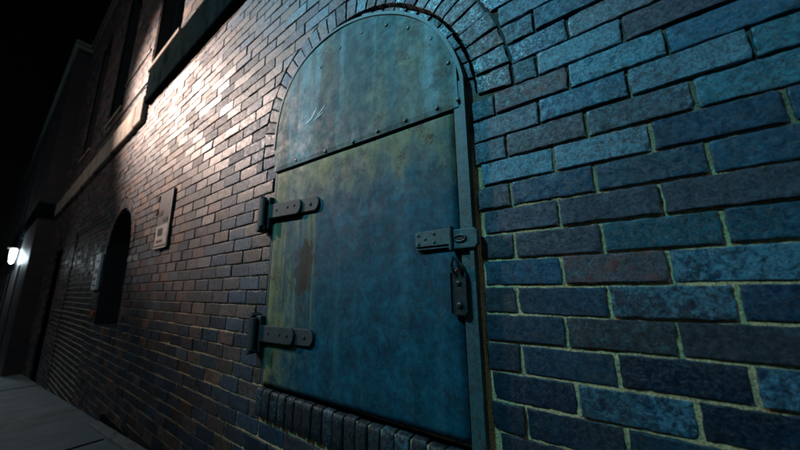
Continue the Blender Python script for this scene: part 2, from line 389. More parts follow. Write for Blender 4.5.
def brick(mb,quad,y,detail,col,ex,back=.035,rnd=.0020):
    """quad: (bl,br,tr,tl) corners in XZ. y: front plane."""
    bl,br,tr,tl=[Vector(p) for p in quad]
    w=((br-bl).length+(tr-tl).length)/2; h=((tl-bl).length+(tr-br).length)/2
    if w<.012 or h<.008: return
    sd=random.uniform(0,100)
    if detail:
        nx=max(4,int(w/.006)); nz=max(5,int(h/.0058))
        S=[i/nx for i in range(nx+1)]; Tt=[i/nz for i in range(nz+1)]
        S=[0,.0012/w,.0026/w]+[s for s in S if .006/w<s<1-.006/w]+[1-.0026/w,1-.0012/w,1]; Tt=[0,.0012/h,.0026/h]+[t for t in Tt if .006/h<t<1-.006/h]+[1-.0026/h,1-.0012/h,1]
    else:
        e=.0016; S=[0,e/w,1-e/w,1]; Tt=[0,e/h,1-e/h,1]
        if w<.03: S=[0,.3,.7,1]
    nx=len(S);nz=len(Tt); vs=[];fs=[]
    tilt=random.gauss(0,.0011); tilt2=random.gauss(0,.0006)
    for t in Tt:
        for s in S:
            p=(bl*(1-s)+br*s)*(1-t)+(tl*(1-s)+tr*s)*t
            dx=min(s,1-s)*w; dz=min(t,1-t)*h; d=min(dx,dz)
            if dx<.012 and dz<.012: d=max(0,.012-math.hypot(.012-dx,.012-dz)) if detail else d
            yy=y+tilt*(s-.5)*2+tilt2*(t-.5)*2
            px,pz=p.x,p.y
            if detail:
                q=Vector((px*38,sd,pz*38)); nn=Vn(q); q2=Vector((px*110,sd+9,pz*110)); n2=Vn(q2)
                if d<.0013: yy+=.0013*(1-d/.0013)
                if d<.0075 and nn>.27: yy+=min(.0016,(nn-.27)*.02)*(1-d/.0075)**.5   # chipped arris
                yy+=nn*.00025+n2*.0002
                if d<1e-6:
                    j=.0022*Vn(Vector((px*60,sd+3,pz*60)))+.0018*max(0,nn)
                    ctr=(bl+br+tr+tl)/4; vv=Vector((ctr.x-px,ctr.y-pz)); vv.normalize(); px+=vv.x*j*1.4; pz+=vv.y*j*1.4
            elif d<.001: yy+=.0016
            vs.append((px,yy,pz))
    for j in range(nz-1):
        for i in range(nx-1):
            a=j*nx+i; fs.append((a,a+1,a+nx+1,a+nx))
    ring=[i for i in range(nx)]+[j*nx+nx-1 for j in range(1,nz)]+[(nz-1)*nx+i for i in range(nx-2,-1,-1)]+[j*nx for j in range(nz-2,0,-1)]
    b=len(vs); n=len(ring)
    for r in ring: vs.append(vs[r])
    for r in ring: vs.append((vs[r][0],y+back,vs[r][2]))
    for i in range(n): k=(i+1)%n; fs.append((b+k,b+i,b+n+i,b+n+k))
    f0=len(mb.f); mb.add(vs,fs,col,0,ex)
    if not detail: mb.flat.append((f0,len(mb.f)))
J=.0037   # half joint
OFFS={4:-.2255,5:-.3130,6:-.2285,7:-.3060}  # measured perpends (row index -> x of a joint)
def row_offset(k):
    base=(-.2280 if k%2==0 else -.3120)
    return OFFS.get(k,base+random.uniform(-.018,.018))
def wearof(x,z):
    bloom=0
    if x>-.45 and .25<z<1.3 and x<.15: bloom=random.choice([0,0,.2,.4,.6,.8])
    elif random.random()<.12: bloom=random.uniform(.2,.8)
    if x<-1.4: bloom*=.5
    red=0
    return (bloom,red,random.random(),0)
SPOTS=[(.02,.035),(-.255,.70),(-.12,.50)]
def rowbricks(mb,k,xa,xb,y0=0,openings=OPEN,detailbox=(-1.95,.75,-.80,1.35),infill=False):
    zt=ZT-k*CH; zb=zt-CH; z0,z1=zb+J,zt-J
    x=row_offset(k); x-=math.ceil((x-xa)/BL)*BL
    while x<xb:
        x0,x1=max(x+J,xa),min(x+BL-J,xb); xm=(x0+x1)/2
        L=[ [x0,x1,x1,x0] ]      # bl br tr tl
        for f,ap in openings:
            A=f(z0); B=f(z1)
            if A is None and B is None:
                Cc=f((z0+z1)/2)
                if Cc is None: continue
                A=B=Cc
            if A is None: A=(B if B[1]-B[0]<1.1 and B[0]==B[0] and f(z1+.01)==B else (ap,ap))
            if B is None: B=(ap,ap) if (A[1]-A[0])<.5 or f is arch_iv or f is door_iv else A
            new=[]
            for q in L:
                if q[1]<=min(A[0],B[0]) or q[0]>=max(A[1],B[1]): new.append(q); continue
                l=[q[0],min(q[1],A[0]-J),min(q[2],B[0]-J),q[3]]
                r=[max(q[0],A[1]+J),q[1],q[2],max(q[3],B[1]+J)]
                for w in (l,r):
                    w=[w[0],max(w[0],w[1]),max(w[3],w[2]),w[3]]
                    if (w[1]-w[0])+(w[2]-w[3])>.03: new.append(w)
            L=new
        for q in L:
            q=[q[0],max(q[1],q[0]+.001),max(q[2],q[3]+.001),q[3]]
            det=detailbox and detailbox[0]<xm<detailbox[1] and detailbox[2]<zb<detailbox[3]
            jz=random.uniform(-.0012,.0012); jt=random.uniform(-.001,.001)
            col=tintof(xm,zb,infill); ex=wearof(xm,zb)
            for sx,sz in SPOTS:
                if q[0]<=sx<=q[1] and zb<sz<zt: ex=(.1,1.0,.5,0); col=(.115,.075,.080,1)
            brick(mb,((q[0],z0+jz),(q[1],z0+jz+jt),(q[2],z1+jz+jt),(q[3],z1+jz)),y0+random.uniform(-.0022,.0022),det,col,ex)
        x+=BL
XA,XB=-10.50,1.75
ZTOP=6.1
wall=MB()
kmin=int((ZT-ZTOP)/CH); kmax=int((ZT+2.1)/CH)
for k in range(kmin,kmax): rowbricks(wall,k,XA,XB)
# mortar bed: worn back above, nearly flush near the foot of the wall
def mortar_y(x,z):
    d=.0078-.0030*max(0,min(1,(.28-z)/.45))
    if x<-1.2: d=.0085-.0036*max(0,min(1,(-.02-z)/.35))
    if x>.0: d=.0078-.0030*max(0,min(1,(.20+.25*Vn(Vector((x*2,0,z*2)))-z)/.35))
    return d
def inside(x,z):
    if z<DB-.12: pass
    if door_iv(z):
        a,b=door_iv(z)
        if a+.02<x<b-.02 and z>DB-.10:
            dx,dz=x-AX,z-AZ; th=math.degrees(math.atan2(dz,dx))
            if z<.5 or th<T0+1 or th>T1: return DL+.01<x<DR-.01
            return math.hypot(dx,dz)<lerp(RM,th)+.004
    if WB-.004<z:
        if z<WZ and abs(x-WX)<WR: return True
        if z>=WZ and math.hypot(x-WX,z-WZ)<WR: return True
    if -7.05<x<-5.10 and z<.92: return True
    if -9.35<x<-8.30 and z<.78: return True
    for u in UPW:
        if abs(x-u)<.47 and UZ0<z<UZ1: return True
    return False
def sheet(mb,xa,xb,za,zb,st,nz=True,mi=1,yo=0,test=inside,amp=.0016):
    nx=int(round((xb-xa)/st)); nzn=int(round((zb-za)/st)); vs=[];fs=[]
    for j in range(nzn+1):
        for i in range(nx+1):
            x=xa+(xb-xa)*i/nx; z=za+(zb-za)*j/nzn
            y=mortar_y(x,z)+yo+(Vn(Vector((x*70,1,z*70)))*amp+Vn(Vector((x*9,5,z*9)))*amp*1.3 if nz else 0)
            vs.append((x,y,z))
    for j in range(nzn):
        for i in range(nx):
            if test and test(xa+(xb-xa)*(i+.5)/nx,za+(zb-za)*(j+.5)/nzn): continue
            a=j*(nx+1)+i; fs.append((a,a+1,a+nx+2,a+nx+1))
    mb.add(vs,fs,None,mi)
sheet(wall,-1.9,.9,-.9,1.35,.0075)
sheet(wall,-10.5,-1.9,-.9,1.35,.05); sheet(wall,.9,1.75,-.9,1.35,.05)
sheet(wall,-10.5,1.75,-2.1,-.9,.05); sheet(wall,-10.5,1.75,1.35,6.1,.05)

building=empty('brick_building',(0,0,-1.0))
PB=building
def bld(mb,name,mats,parent=None,smooth=False,fix=False):
    o=mb.build(name,mats,None,smooth)
    if fix: fixn(o)
    par=parent or building
    o.parent=par
    o.matrix_parent_inverse=Matrix.Identity(4)
    # meshes are written in measured coordinates; cancel the offset of the thing's empty
    if par is building: o.location=(0,0,1.0)
    return o
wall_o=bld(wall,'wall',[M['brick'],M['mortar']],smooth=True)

# arch rings: two rings of headers round the door head
ring=MB()
def ringbricks(mb,rin,rout,pitch,t0,t1,y,detail=True,cx=AX,cz=AZ,back=.05):
    def P(r,t): return (cx+r*math.cos(math.radians(t)),cz+r*math.sin(math.radians(t)))
    t=t0
    while t<t1-1.5:
        r=(rin(t)+rout(t))/2; dt=math.degrees(pitch/r)*random.uniform(.94,1.06)
        ta,tb=t,min(t+dt,t1); g=math.degrees(.0040/r)
        ja=random.uniform(-.003,.003)
        q=[P(rin(tb)+.004,tb-g),P(rin(ta)+.004,ta+g),P(rout(ta)-.004+ja,ta+g),P(rout(tb)-.004+ja,tb-g)]
        xm=(q[0][0]+q[2][0])/2; zm=(q[0][1]+q[2][1])/2
        ex=wearof(xm,zm); ex=(ex[0]*.6,ex[1],ex[2],0)
        for sx,sz in SPOTS:
            if math.hypot(xm-sx,zm-sz)<.04: ex=(0,1,.5,0)
        brick(mb,q,y+random.uniform(-.002,.002),detail,tintof(xm,zm),ex,back)
        t+=dt
ringbricks(ring,lambda t:lerp(RM,t),RO,.0640,T0,T1,-.002)
ringbricks(ring,lambda t:lerp(RM,t)-.062,lambda t:lerp(RM,t)-.002,.066,T0,T1,.006)
bld(ring,'arch',M['brick'],smooth=True)
r2=MB(); ringbricks(r2,lambda t:WR,lambda t:WR+.11,.068,0,180,-.004,False,WX,WZ,.14)
bld(r2,'arch',M['brick'],smooth=True)

# bull-nosed rowlock sill under the door
sl=MB(); x=DL-.01
while x<DR+.02:
    w=.0535*random.uniform(.93,1.07); x1=x+w
    prof=[]
    yo=random.uniform(-.003,.003); zo=random.uniform(-.004,.003)
    zt=DB-.006+zo; zb=DB-.118
    pr=[(.04,zt+.0),(.004+yo,zt),(-.006+yo,zt-.001),(-.011+yo,zt-.004),(-.0145+yo,zt-.011),(-.016+yo,zt-.024),(-.016+yo,zt-.075),(-.0145+yo,zb+.004),(-.010,zb),(.04,zb)]
    n=len(pr); xs=[x+.0035,x+.0048,x+.009,(x+x1)/2,x1-.009,x1-.0048,x1-.0035]; ins=[.003,.0008,0,0,0,.0008,.003]
    vs=[];fs=[];sd=random.uniform(0,50)
    cy=.01; cz=(zt+zb)/2
    for xx,i_ in zip(xs,ins):
        for (yy,zz) in pr:
            nn=Vn(Vector((xx*50,sd+yy*50,zz*50)))*.0022
            vs.append((xx,yy+(i_ if yy<.03 else 0)+nn,zz+(-i_ if zz>cz else i_)*.8))
    for i in range(len(xs)-1):
        for j in range(n): k=(j+1)%n; fs.append((i*n+j,i*n+k,(i+1)*n+k,(i+1)*n+j))
    fs+=[tuple(range(n)),tuple(reversed(range((len(xs)-1)*n,len(xs)*n)))]
    sl.add(vs,fs,tuple(v*.10 for v in tintof(x,-.45)[:3])+(1,),0,(random.choice([0,0,.3]),0,random.random(),0)); x=x1
# mortar behind the rowlocks
sl.box(DL-.01,DR+.01,-.006,.03,DB-.114,DB-.014,mi=1)
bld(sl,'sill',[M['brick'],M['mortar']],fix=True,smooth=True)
# sill and reveal of the arched window
sw=MB(); sw.box(WX-WR,WX+WR,.006,.25,WB-.06,WB-.004); bld(sw,'sill',M['farbrick'],fix=True)
rv=MB(); pts=[(WX+WR,WB),(WX+WR,WZ)]+[(WX+WR*math.cos(math.radians(a)),WZ+WR*math.sin(math.radians(a))) for a in range(6,180,6)]+[(WX-WR,WZ),(WX-WR,WB)]
vs=[(x_,y_,z_) for y_ in (.004,.30) for x_,z_ in pts]; n=len(pts)
rv.add(vs,[(i,i+1,n+i+1,n+i) for i in range(n-1)],(.05,.045,.05,1))
bld(rv,'reveal',M['farbrick'])
aw=MB(); aw.prism(pts,.28,.31); awo=bld(aw,'window',M['dark'],fix=True)
awf=MB()
for xx in (WX-.235,WX,WX+.235): awf.box(xx-.018,xx+.018,.25,.28,WB,WZ+.40)
awf.box(WX-WR+.005,WX+WR-.005,.245,.275,WZ-.02,WZ+.02); awf.box(WX-WR+.005,WX+WR-.005,.24,.28,WB,WB+.05)
bld(awf,'window_frame',M['wood'],awo,fix=True)

# made-up panel: pale proud mortar stands in for wall joints catching light
inf=MB()
for k in range(int((ZT-.92)/CH),kmax): rowbricks(inf,k,-7.04,-5.11,.012,[(lambda z:(-9,-4) if z>.92 else None,-6)],None,True)
nx=20; 
inf.box(-7.05,-5.10,.0195,.05,-2.0,.915,mi=1)
for k in range(int((ZT-.92)/CH)+1,kmax):
    z=ZT-k*CH; inf.tube([(-7.04,.014,z),(-6.4,.013,z+.001),(-5.8,.014,z-.001),(-5.11,.013,z)],.0065,6,1)
bld(inf,'lit_joint_panel',[M['brick'],M['mortar_pale']],fix=True)

dd=MB(); dd.box(-9.35,-8.30,.25,.30,-2.2,.78); ddo=bld(dd,'side_door',M['tar'],fix=True)
dd=MB(); dd.box(-9.349,-9.27,.12,.249,-2.2,.779,bev=.004); dd.box(-8.38,-8.301,.12,.249,-2.2,.779,bev=.004); dd.box(-9.269,-8.381,.12,.249,.70,.779,bev=.004); dd.build('door_frame',M['wood'],ddo)
# ------------------------------------------------------------------ iron door
lf=MB()
def dishplate(mb,poly_fn,y,mi=0): pass
LL,LR=-1.318,-.366
def ltop(x): return .572+(x+1.328)/( -.363+1.328)*(.540-.572)
nx,nz=48,48; vs=[];fs=[]
for j in range(nz+1):
    for i in range(nx+1):
        s=i/nx;t=j/nz; x=LL+(LR-LL)*s; zt_=ltop(x)-.004; zb_=-.392+(s)*.012; z=zb_+(zt_-zb_)*t
        e=min(s,1-s,t,1-t)
        y=-.010+Vn(Vector((x*2.2,0,z*2.2)))*.006+Vn(Vector((x*7,4,z*7)))*.0016
        if e==0: y=-.006
        vs.append((x,y,z))
for j in range(nz):
    for i in range(nx): a=j*(nx+1)+i; fs.append((a,a+1,a+nx+2,a+nx+1))
rng=[i for i in range(nx+1)]+[j*(nx+1)+nx for j in range(1,nz+1)]+[nz*(nx+1)+i for i in range(nx-1,-1,-1)]+[j*(nx+1) for j in range(nz-1,0,-1)]
b=len(vs)
for r in rng: vs.append((vs[r][0],.012,vs[r][2]))
n=len(rng)
for i in range(n): fs.append((rng[(i+1)%n],rng[i],b+i,b+(i+1)%n))
lf.add(vs,fs)
door=bld(lf,'door',M['leaf'],smooth=True); door['label']='dented blue green painted steel door leaf streaked with rust'
def sub(mb,name,mat,label=None,smooth=False,fix=True):
    o=mb.build(name,mat,None,smooth)
    if fix: fixn(o)
    o.parent=door
    if label: o['label']=label
    return o
# arched fixed plate over the leaf, slightly lapping it
pt=[]
lft=[t for t in range(-2,180,2)]
edge=[pol(lerp(RP,t)-.002,t) for t in lft if pol(lerp(RP,t),t)[1]>.60]
zr=.566; zl=.585
poly=[(DR-.026,ltop(-.36)-.006)]+[(DR-.026,.60)]
edge=[(min(p[0],DR-.026),p[1]) for p in edge]
poly=[(DR-.026,ltop(-.36)-.006)]+edge+[(DL+.012,.66),(DL+.012,ltop(-1.32)-.006)]
nP=len(poly); ctr=(-.84,.80)
pl=MB(); vs=[];fs=[]; RN=14
for k in range(RN+1):
    f=k/RN
    for (x_,z_) in poly:
        x=ctr[0]+(x_-ctr[0])*f; z=ctr[1]+(z_-ctr[1])*f
        vs.append((x,-.021+Vn(Vector((x*3,7,z*3)))*.004+(0.003 if k==RN else 0),z))
for k in range(RN):
    for i in range(nP): j=(i+1)%nP; fs.append((k*nP+i,(k+1)*nP+i,(k+1)*nP+j,k*nP+j))
b=len(vs)
for (x_,z_) in poly: vs.append((x_,.004,z_))
for i in range(nP): j=(i+1)%nP; fs.append((RN*nP+i,b+i,b+j,RN*nP+j))
pl.add(vs,fs); sub(pl,'top_plate',M['plate'],'fixed arched plate above the leaf with pale drip streaks',smooth=False)
# frame: flat iron surround
fr=MB()
fin=[pol(lerp(RP,t)-.03,t) for t in range(T0+4,176,3)]; fout=[pol(lerp(RP,t)+.009,t) for t in range(T0+4,176,3)]
fin=[(max(DL+.028,min(DR-.03,a)),b_) for a,b_ in fin]; fout=[(max(DL+.002,min(DR-.004,a)),b_) for a,b_ in fout]
vs=[];fs=[]
for (a,b_),(c_,d_) in zip(fin,fout):
    vs+=[(a,-.004,b_),(c_,-.012,d_),(c_+ .0,.014,d_),(a,.014,b_)]
for i in range(len(fin)-1):
    for k in range(4): kk=(k+1)%4; fs.append((i*4+k,i*4+kk,(i+1)*4+kk,(i+1)*4+k))
fs+=[(0,1,2,3),tuple((len(fin)-1)*4+k for k in (3,2,1,0))]
fr.add(vs,fs)
fr.box(-.3615,DR-.004,-.014,.012,DB+.002,fin[0][1]+.02,bev=.003)
rim=[(DR-.0085,DB+.004),(DR-.0085,.45)]+[(min(DR-.0085,pol(lerp(RP,t)+.003,t)[0]),pol(lerp(RP,t)+.003,t)[1]) for t in range(-4,176,3)]
vs=[];fs=[]
for i,(a,b_) in enumerate(rim):
    p_=Vector(rim[max(0,i-1)]); q_=Vector(rim[min(len(rim)-1,i+1)]); d_=(q_-p_).normalized(); n_=Vector((d_.y,-d_.x))*.0055
    vs+=[(a-n_.x,-.0225,b_-n_.y),(a+n_.x,-.0225,b_+n_.y),(a+n_.x,-.0125,b_+n_.y),(a-n_.x,-.0125,b_-n_.y)]
for i in range(len(rim)-1):
    for k in range(4): kk=(k+1)%4; fs.append((i*4+k,i*4+kk,(i+1)*4+kk,(i+1)*4+k))
fs+=[(0,1,2,3),tuple((len(rim)-1)*4+k for k in (3,2,1,0))]
fr.add(vs,fs)
fr.box(DL+.004,-1.3215,-.006,.012,DB+.002,.61,bev=.002)
sub(fr,'door_frame',M['frame'])
bk=MB(); bp=[(DR-.001,DB)]+[pol(lerp(RM,t)-.01,t) for t in range(-8,178,4)]+[(DL+.001,DB)]
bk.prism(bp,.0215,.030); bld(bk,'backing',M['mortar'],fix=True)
ba=MB(); ba.box(-1.34,-.36,-.004,.02,-.405,-.392); 
# bolts
bolts=[(361.7,32.7),(340,47.7),(320.7,67.3),(304.3,91),(352.7,141.7),(377.3,131),(405.3,120),(386,25),(408,27.9),(430.7,39),(448,62.7),(457.7,99),(436.7,107.7),(325,151),(296,160)]
F=304.11; Rm=((0.8030096,-0.58114381,0.1320888),(0.59582171,0.78772665,-0.15647112),(-0.01311764,0.20434919,0.97881016)); D0=.78647
def at(px,py,Y=0.0):
    d=((px-400)/F,1,-(py-225)/F); w=[sum(Rm[i][k]*d[k] for k in range(3)) for i in range(3)]; t=(D0+Y)/w[1]; return w[0]*t,w[2]*t
for p in bolts:
    x,z=at(*p,-.021); bb=MB(); bb.dome(x,-.0205,z,.0075,.004,8); sub(bb,'bolt',M['iron'])
# white paint smear: brushy strokes raised a hair off the plate
sm=MB()
for (a,b_,w_) in (((305,124.5),(313,117),.004),((311,119),(317,107),.005),((316,117),(326,104),.003),((304,118.5),(309,115),.002),((313,121),(324,111),.0025)):
    x0,z0=at(*a,-.022); x1,z1=at(*b_,-.022); p0=Vector((x0,z0)); p1=Vector((x1,z1)); d=(p1-p0); nrm=Vector((-d.y,d.x)).normalized(); L=[];R_=[]
    for i in range(8):
        s=i/7; c_=p0+d*s; ww=1.1*w_*(math.sin(math.pi*min(1,s*.9+.1))**.6)*(1+.7*Vn(Vector((i*.9,x0*30,0)))); o_=nrm*Vn(Vector((i*.6,3,z0*30)))*.003
        L.append(tuple(c_+nrm*ww+o_)); R_.append(tuple(c_-nrm*ww+o_))
    yy=-.021+Vn(Vector((x0*3,7,z0*3)))*.004; sm.prism(L+R_[::-1],yy-.0012,yy+.001)
sub(sm,'paint_mark',M['smear'],'small white scratchy paint mark on the arched plate')
# dark scratches and a scuff low on the leaf
def leaf_y(x,z): return -.010+Vn(Vector((x*2.2,0,z*2.2)))*.006+Vn(Vector((x*7,4,z*7)))*.0016
for pts_,w_ in ((((402,396),(408,408),(413,418),(417,427)),.0016),(((443,390),(447,394),(451,399)),.004),(((427,279),(431,288),(430,297)),.007),(((384,352),(389,354)),.004)):
    P3=[at(a,b_,-.012) for a,b_ in pts_]; A=[];B=[]
    for i,(x_,z_) in enumerate(P3):
        ww=w_*(.35 if i in (0,len(P3)-1) else 1); A.append((x_+ww,z_+ww*.4)); B.append((x_-ww,z_-ww*.4))
    yy=min(leaf_y(*q) for q in P3); sc=MB(); sc.prism(A+B[::-1],yy-.0006,yy+.003); sub(sc,'scratch',M['scuff'])
# hinges
def rounded(x0,x1,z0,z1,dz=0,r=.9):
    """strap with a half round right-hand end; dz = drop of the right end"""
    h=(z1-z0)/2; cx=x1-h*r; zc=(z0+z1)/2; P=[(x0,z0),(cx,z0+dz)]
    for a in range(-75,90,15): P.append((cx+h*r*math.cos(math.radians(a)),zc+dz+h*math.sin(math.radians(a))))
    return P+[(cx,z1+dz),(x0,z1)]
def hinge(zc,zoff):
    h=MB(); h.prism(rounded(-1.296,-.978,zc-.031,zc+.031,zoff),-.021,-.0105,.003)
    o=sub(h,'hinge',M['strap'])
    h2=MB()
    h2.prism(rounded(-1.345,-1.085,zc-.033,zc+.034,zoff*.8),-.031,-.0215,.003)
    h2.box(-1.392,-1.372,-.050,.004,zc-.088,zc+.082,bev=.004)
    h2.box(-1.3715,-1.331,-.030,.004,zc-.080,zc+.074,bev=.003)
    h2.tube([(-1.352,-.046,zc-.068),(-1.352,-.046,zc+.066)],.012,10)
    for xx in (-1.265,-1.18,-1.13): h2.dome(xx,-.0305,zc+.004+zoff*.5,.007,.004)
    h2.dome(-1.030,-.0205,zc+zoff,.008,.005)
    o2=sub(h2,'hinge_plate',M['iron'] if False else M['strap'])
hinge(.365,-.014); hinge(-.185,.006)
pn=MB()
for zc in (.365,-.185):
    pn=MB(); pn.box(-1.402,-1.3925,-.046,.002,zc-.092,zc+.086,bev=.002); sub(pn,'pintle',M['iron'])
# latch
lt=MB(); lt.box(-.506,-.388,-.026,-.0105,.118,.166,bev=.003); lt.box(-.506,-.380,-.021,-.0095,.112,.1175)
for xx,zz in ((-.494,.155),(-.494,.128),(-.470,.142),(-.44,.13),(-.44,.155)): lt.dome(xx,-.0255,zz,.0045,.004,8)
sub(lt,'latch',M['frame'])
hs=MB()
# hasp plate with a slot and the staple eye through it
o_=[(-.377,.104),(-.314,.104),(-.306,.115),(-.306,.148),(-.314,.158),(-.377,.158)]
hs.prism(o_,-.030,-.0155,.0025); hs.box(-.386,-.3775,-.040,-.0145,.100,.170,bev=.003)
sub(hs,'hasp',M['frame'])
he=MB(); he.tube([(-.355+.016*math.cos(a*math.pi/8),-.031,.132+.0085*math.sin(a*math.pi/8)) for a in range(17)],.0035,6)
he.box(-.3655,-.3445,-.0325,-.0305,.129,.135); sub(he,'staple',M['iron'])
ks=MB(); kp=[(-.388,-.060),(-.382,-.072),(-.350,-.072),(-.344,-.062),(-.344,.030),(-.352,.055),(-.362,.068),(-.372,.050),(-.386,.040)]
ks.prism(kp,-.030,-.0155,.003)
ks.tube([(-.376,-.035,.035),(-.378,-.044,.062),(-.370,-.048,.080),(-.360,-.044,.066),(-.357,-.035,.040)],.0045,8)
ks.dome(-.366,-.0295,-.045,.009,.006); ks.dome(-.366,-.0295,.012,.007,.006)
ks.box(-.3895,-.3885,-.034,-.0165,-.066,.04)
sub(ks,'lock_plate',M['iron'])

# ------------------------------------------------------------------ ledges, upper windows, roof
lg=MB(); lg.box(-3.98,1.7,-.052,.0,2.005,2.40,bev=.008)
bld(lg,'ledge',M['ledge'],fix=True)
lg=MB(); x=-10.6
while x<-4.1:
    x1=min(x+1.05,-4.02); lg.box(x+.002,x1-.002,-.050,.0,1.83+(x+4)*.018,2.13+(x+4)*.018,bev=.008); x=x1
bld(lg,'belt_course',M['stone'],fix=True)['label']='pale stone belt course below the upper windows'
for u in UPW:
    w=MB(); w.box(u-.47,u+.47,.20,.22,UZ0,UZ1); wo=bld(w,'window',M['dark'],fix=True)
    f=MB()
    f.box(u-.47,u-.42,.14,.198,UZ0,UZ1,bev=.004); f.box(u+.42,u+.47,.14,.198,UZ0,UZ1,bev=.004); f.box(u-.419,u+.419,.14,.198,UZ0,UZ0+.07,bev=.004)
    f.box(u-.419,u+.419,.145,.197,3.85,3.91,bev=.004); f.box(u-.02,u+.02,.15,.197,UZ0+.071,3.849,bev=.004); f.box(u-.02,u+.02,.15,.197,3.911,UZ1,bev=.004)
    f.build('window_frame',M['wood'],wo)
    s=MB(); s.box(u-.49,u+.49,-.022,.139,UZ0-.045,UZ0-.001,bev=.004); s.build('window_sill',M['stone'],wo)
    r=MB(); r.box(u-.4755,u-.4705,.006,.21,UZ0,UZ1); r.box(u+.4705,u+.4755,.006,.21,UZ0,UZ1); r.box(u-.47,u+.47,.006,.21,UZ1,UZ1+.004); r.build('reveal',M['farbrick'],wo)
rf=MB(); rf.box(-10.50,1.8,-.02,.5,6.1,6.22,bev=.01); rf.box(-10.50,1.8,-.06,.5,6.222,6.30,bev=.01); bld(rf,'cornice',M['cornice'],fix=True)
cr=MB(); cr.box(-10.49,1.8,.36,8,-2.2,6.09); bld(cr,'rear_wall',M['farbrick'],fix=True)
# projecting wing further down the street
wg=MB(); PJ=-.27
WGO=[-13.1,-15.7,-18.3,-20.9,-23.5,-26.1]
segs=[]; x=-10.505
for u in WGO: segs.append((u+.42,x,False)); segs.append((u-.42,u+.42,True)); x=u-.42
segs.append((-70,x,False))
for a,b_,op in segs:
    if not op: wg.box(a,b_,PJ,.6,-8,6.1)
    else:
        wg.box(a+.001,b_-.001,PJ+.25,.6,-8,6.1); wg.box(a+.001,b_-.001,PJ,PJ+.249,-8,-2.3+ (a+13)*.09); wg.box(a+.001,b_-.001,PJ,PJ+.249,.75,2.55); wg.box(a+.001,b_-.001,PJ,PJ+.249,4.9,6.1)
bld(wg,'projecting_wing',M['farbrick'],fix=True)['label']='projecting far wing of the brick building with dark tall openings'
lg=MB(); x=-10.44
while x>-69: lg.box(x-1.3,x-.003,PJ-.05,PJ-.001,1.70,2.02,bev=.008); x-=1.3
lg.box(-10.499,-10.44,PJ-.048,-.053,1.702,2.018,bev=.006)
bld(lg,'belt_course',M['ledge'],fix=True)
rf=MB(); rf.box(-70,-10.45,PJ-.02,.6,6.1,6.22,bev=.01); rf.box(-70,-10.42,PJ-.06,.6,6.222,6.30,bev=.01); bld(rf,'cornice',M['cornice'],fix=True)
# foot of the wall: low concrete plinth
pn=MB(); pn.box(-3.70,1.75,-.028,-.003,-1.6,-1.0,bev=.006); bld(pn,'plinth',M['tar'],fix=True)
pn=MB(); v=[(x_,y_,-1.075+.085*(x_+3.7)+z_) for x_ in (-3.72,1.75) for y_,z_ in ((-.085,-.1),(-.085,.022),(-.078,.029),(-.0285,.029),(-.0285,-.1))]
pn.add(v,[(0,1,2,3,4),(9,8,7,6,5)]+[(i,(i+1)%5,5+(i+1)%5,5+i) for i in range(5)]); bld(pn,'plinth_foot',M['kerb'],fix=True)
tag(building,'two storey brick building with arched iron door, stone ledges and a long wing','building')

# ------------------------------------------------------------------ things on the wall
for zz,nm in ((2.37,'thin dark cable clipped to the wall just above the stone belt course'),(2.86,'thin dark cable running higher between the two tall upper windows')):
    cb=MB(); pts=[]; x=-5.40 if zz>2.6 else -6.9
    xe=-4.25 if zz>2.6 else -3.3
    n=18
    for i in range(n+1): xx=x+(xe-x)*i/n; pts.append((xx,-.014-.004*abs(math.sin(i*1.3)),zz-.008*math.sin(math.pi*((i%6)/6))))
    cb.tube(pts,.010,6); o=cb.build('cable',M['iron'],None,True); tag(o,nm,'cable')
# meter box / notice
nb=empty('notice_box',(-2.885,0,.33))
def subt(mb,name,mat,par,off): 
    o=mb.build(name,mat,None); fixn(o); o.parent=par; o.location=(-off[0],-off[1],-off[2]); return o
of=(-2.885,0,.33)
m_=MB(); m_.box(-3.045,-2.735,-.012,-.0035,.325,.80,bev=.005); subt(m_,'backing_board',M['mauve'],nb,of)
m_=MB(); m_.box(-2.752,-2.737,-.018,-.0125,.335,.79,bev=.002); m_.box(-3.043,-2.753,-.018,-.0125,.327,.342,bev=.002); subt(m_,'edge_strip',M['paper'],nb,of)
m_=MB(); m_.box(-3.025,-2.765,-.0165,-.0122,.352,.515,bev=.001); subt(m_,'paper_notice',M['paper'],nb,of)
m_=MB(); m_.box(-2.985,-2.845,-.0175,-.0167,.375,.397); subt(m_,'red_mark',M['red'],nb,of)
m_=MB(); m_.box(-2.975,-2.865,-.0175,-.0167,.43,.49); m_.box(-3.02,-2.93,-.0145,-.0122,.60,.64); m_.box(-2.9,-2.80,-.0145,-.0122,.54,.57); subt(m_,'dark_mark',M['black'],nb,of)
for i,(xx,zz) in enumerate(((-3.075,.76),(-3.075,.64))):
    m_=MB(); m_.box(xx-.022,xx+.027,-.02,-.0035,zz-.022,zz+.022,bev=.003); subt(m_,'bracket',M['iron'],nb,of)
tag(nb,'narrow wall box with faded mauve upper board and pale notice at its foot','notice')
s2=empty('wall_sign',(-5.0,0,0)); of=(-5.0,0,0)
m_=MB(); m_.box(-5.03,-4.80,-.030,-.0045,.03,.44,bev=.003); subt(m_,'sign_board',M['white'],s2,of)
for a,b_,c_,d_ in ((-4.98,-4.86,.34,.37),(-4.97,-4.84,.22,.27),(-4.99,-4.88,.14,.17),(-4.95,-4.86,.07,.09)): m_=MB(); m_.box(a,b_,-.0325,-.0303,c_,d_); subt(m_,'marking',M['black'],s2,of)
tag(s2,'small pale vertical sign beside the dark arched window','sign')
m_=MB(); m_.prism([(-4.83+.03*math.cos(a*math.pi/6),-.24+.045*math.sin(a*math.pi/6)) for a in range(12)],-.02,-.0045,.003)  # small orange disc set on the wall
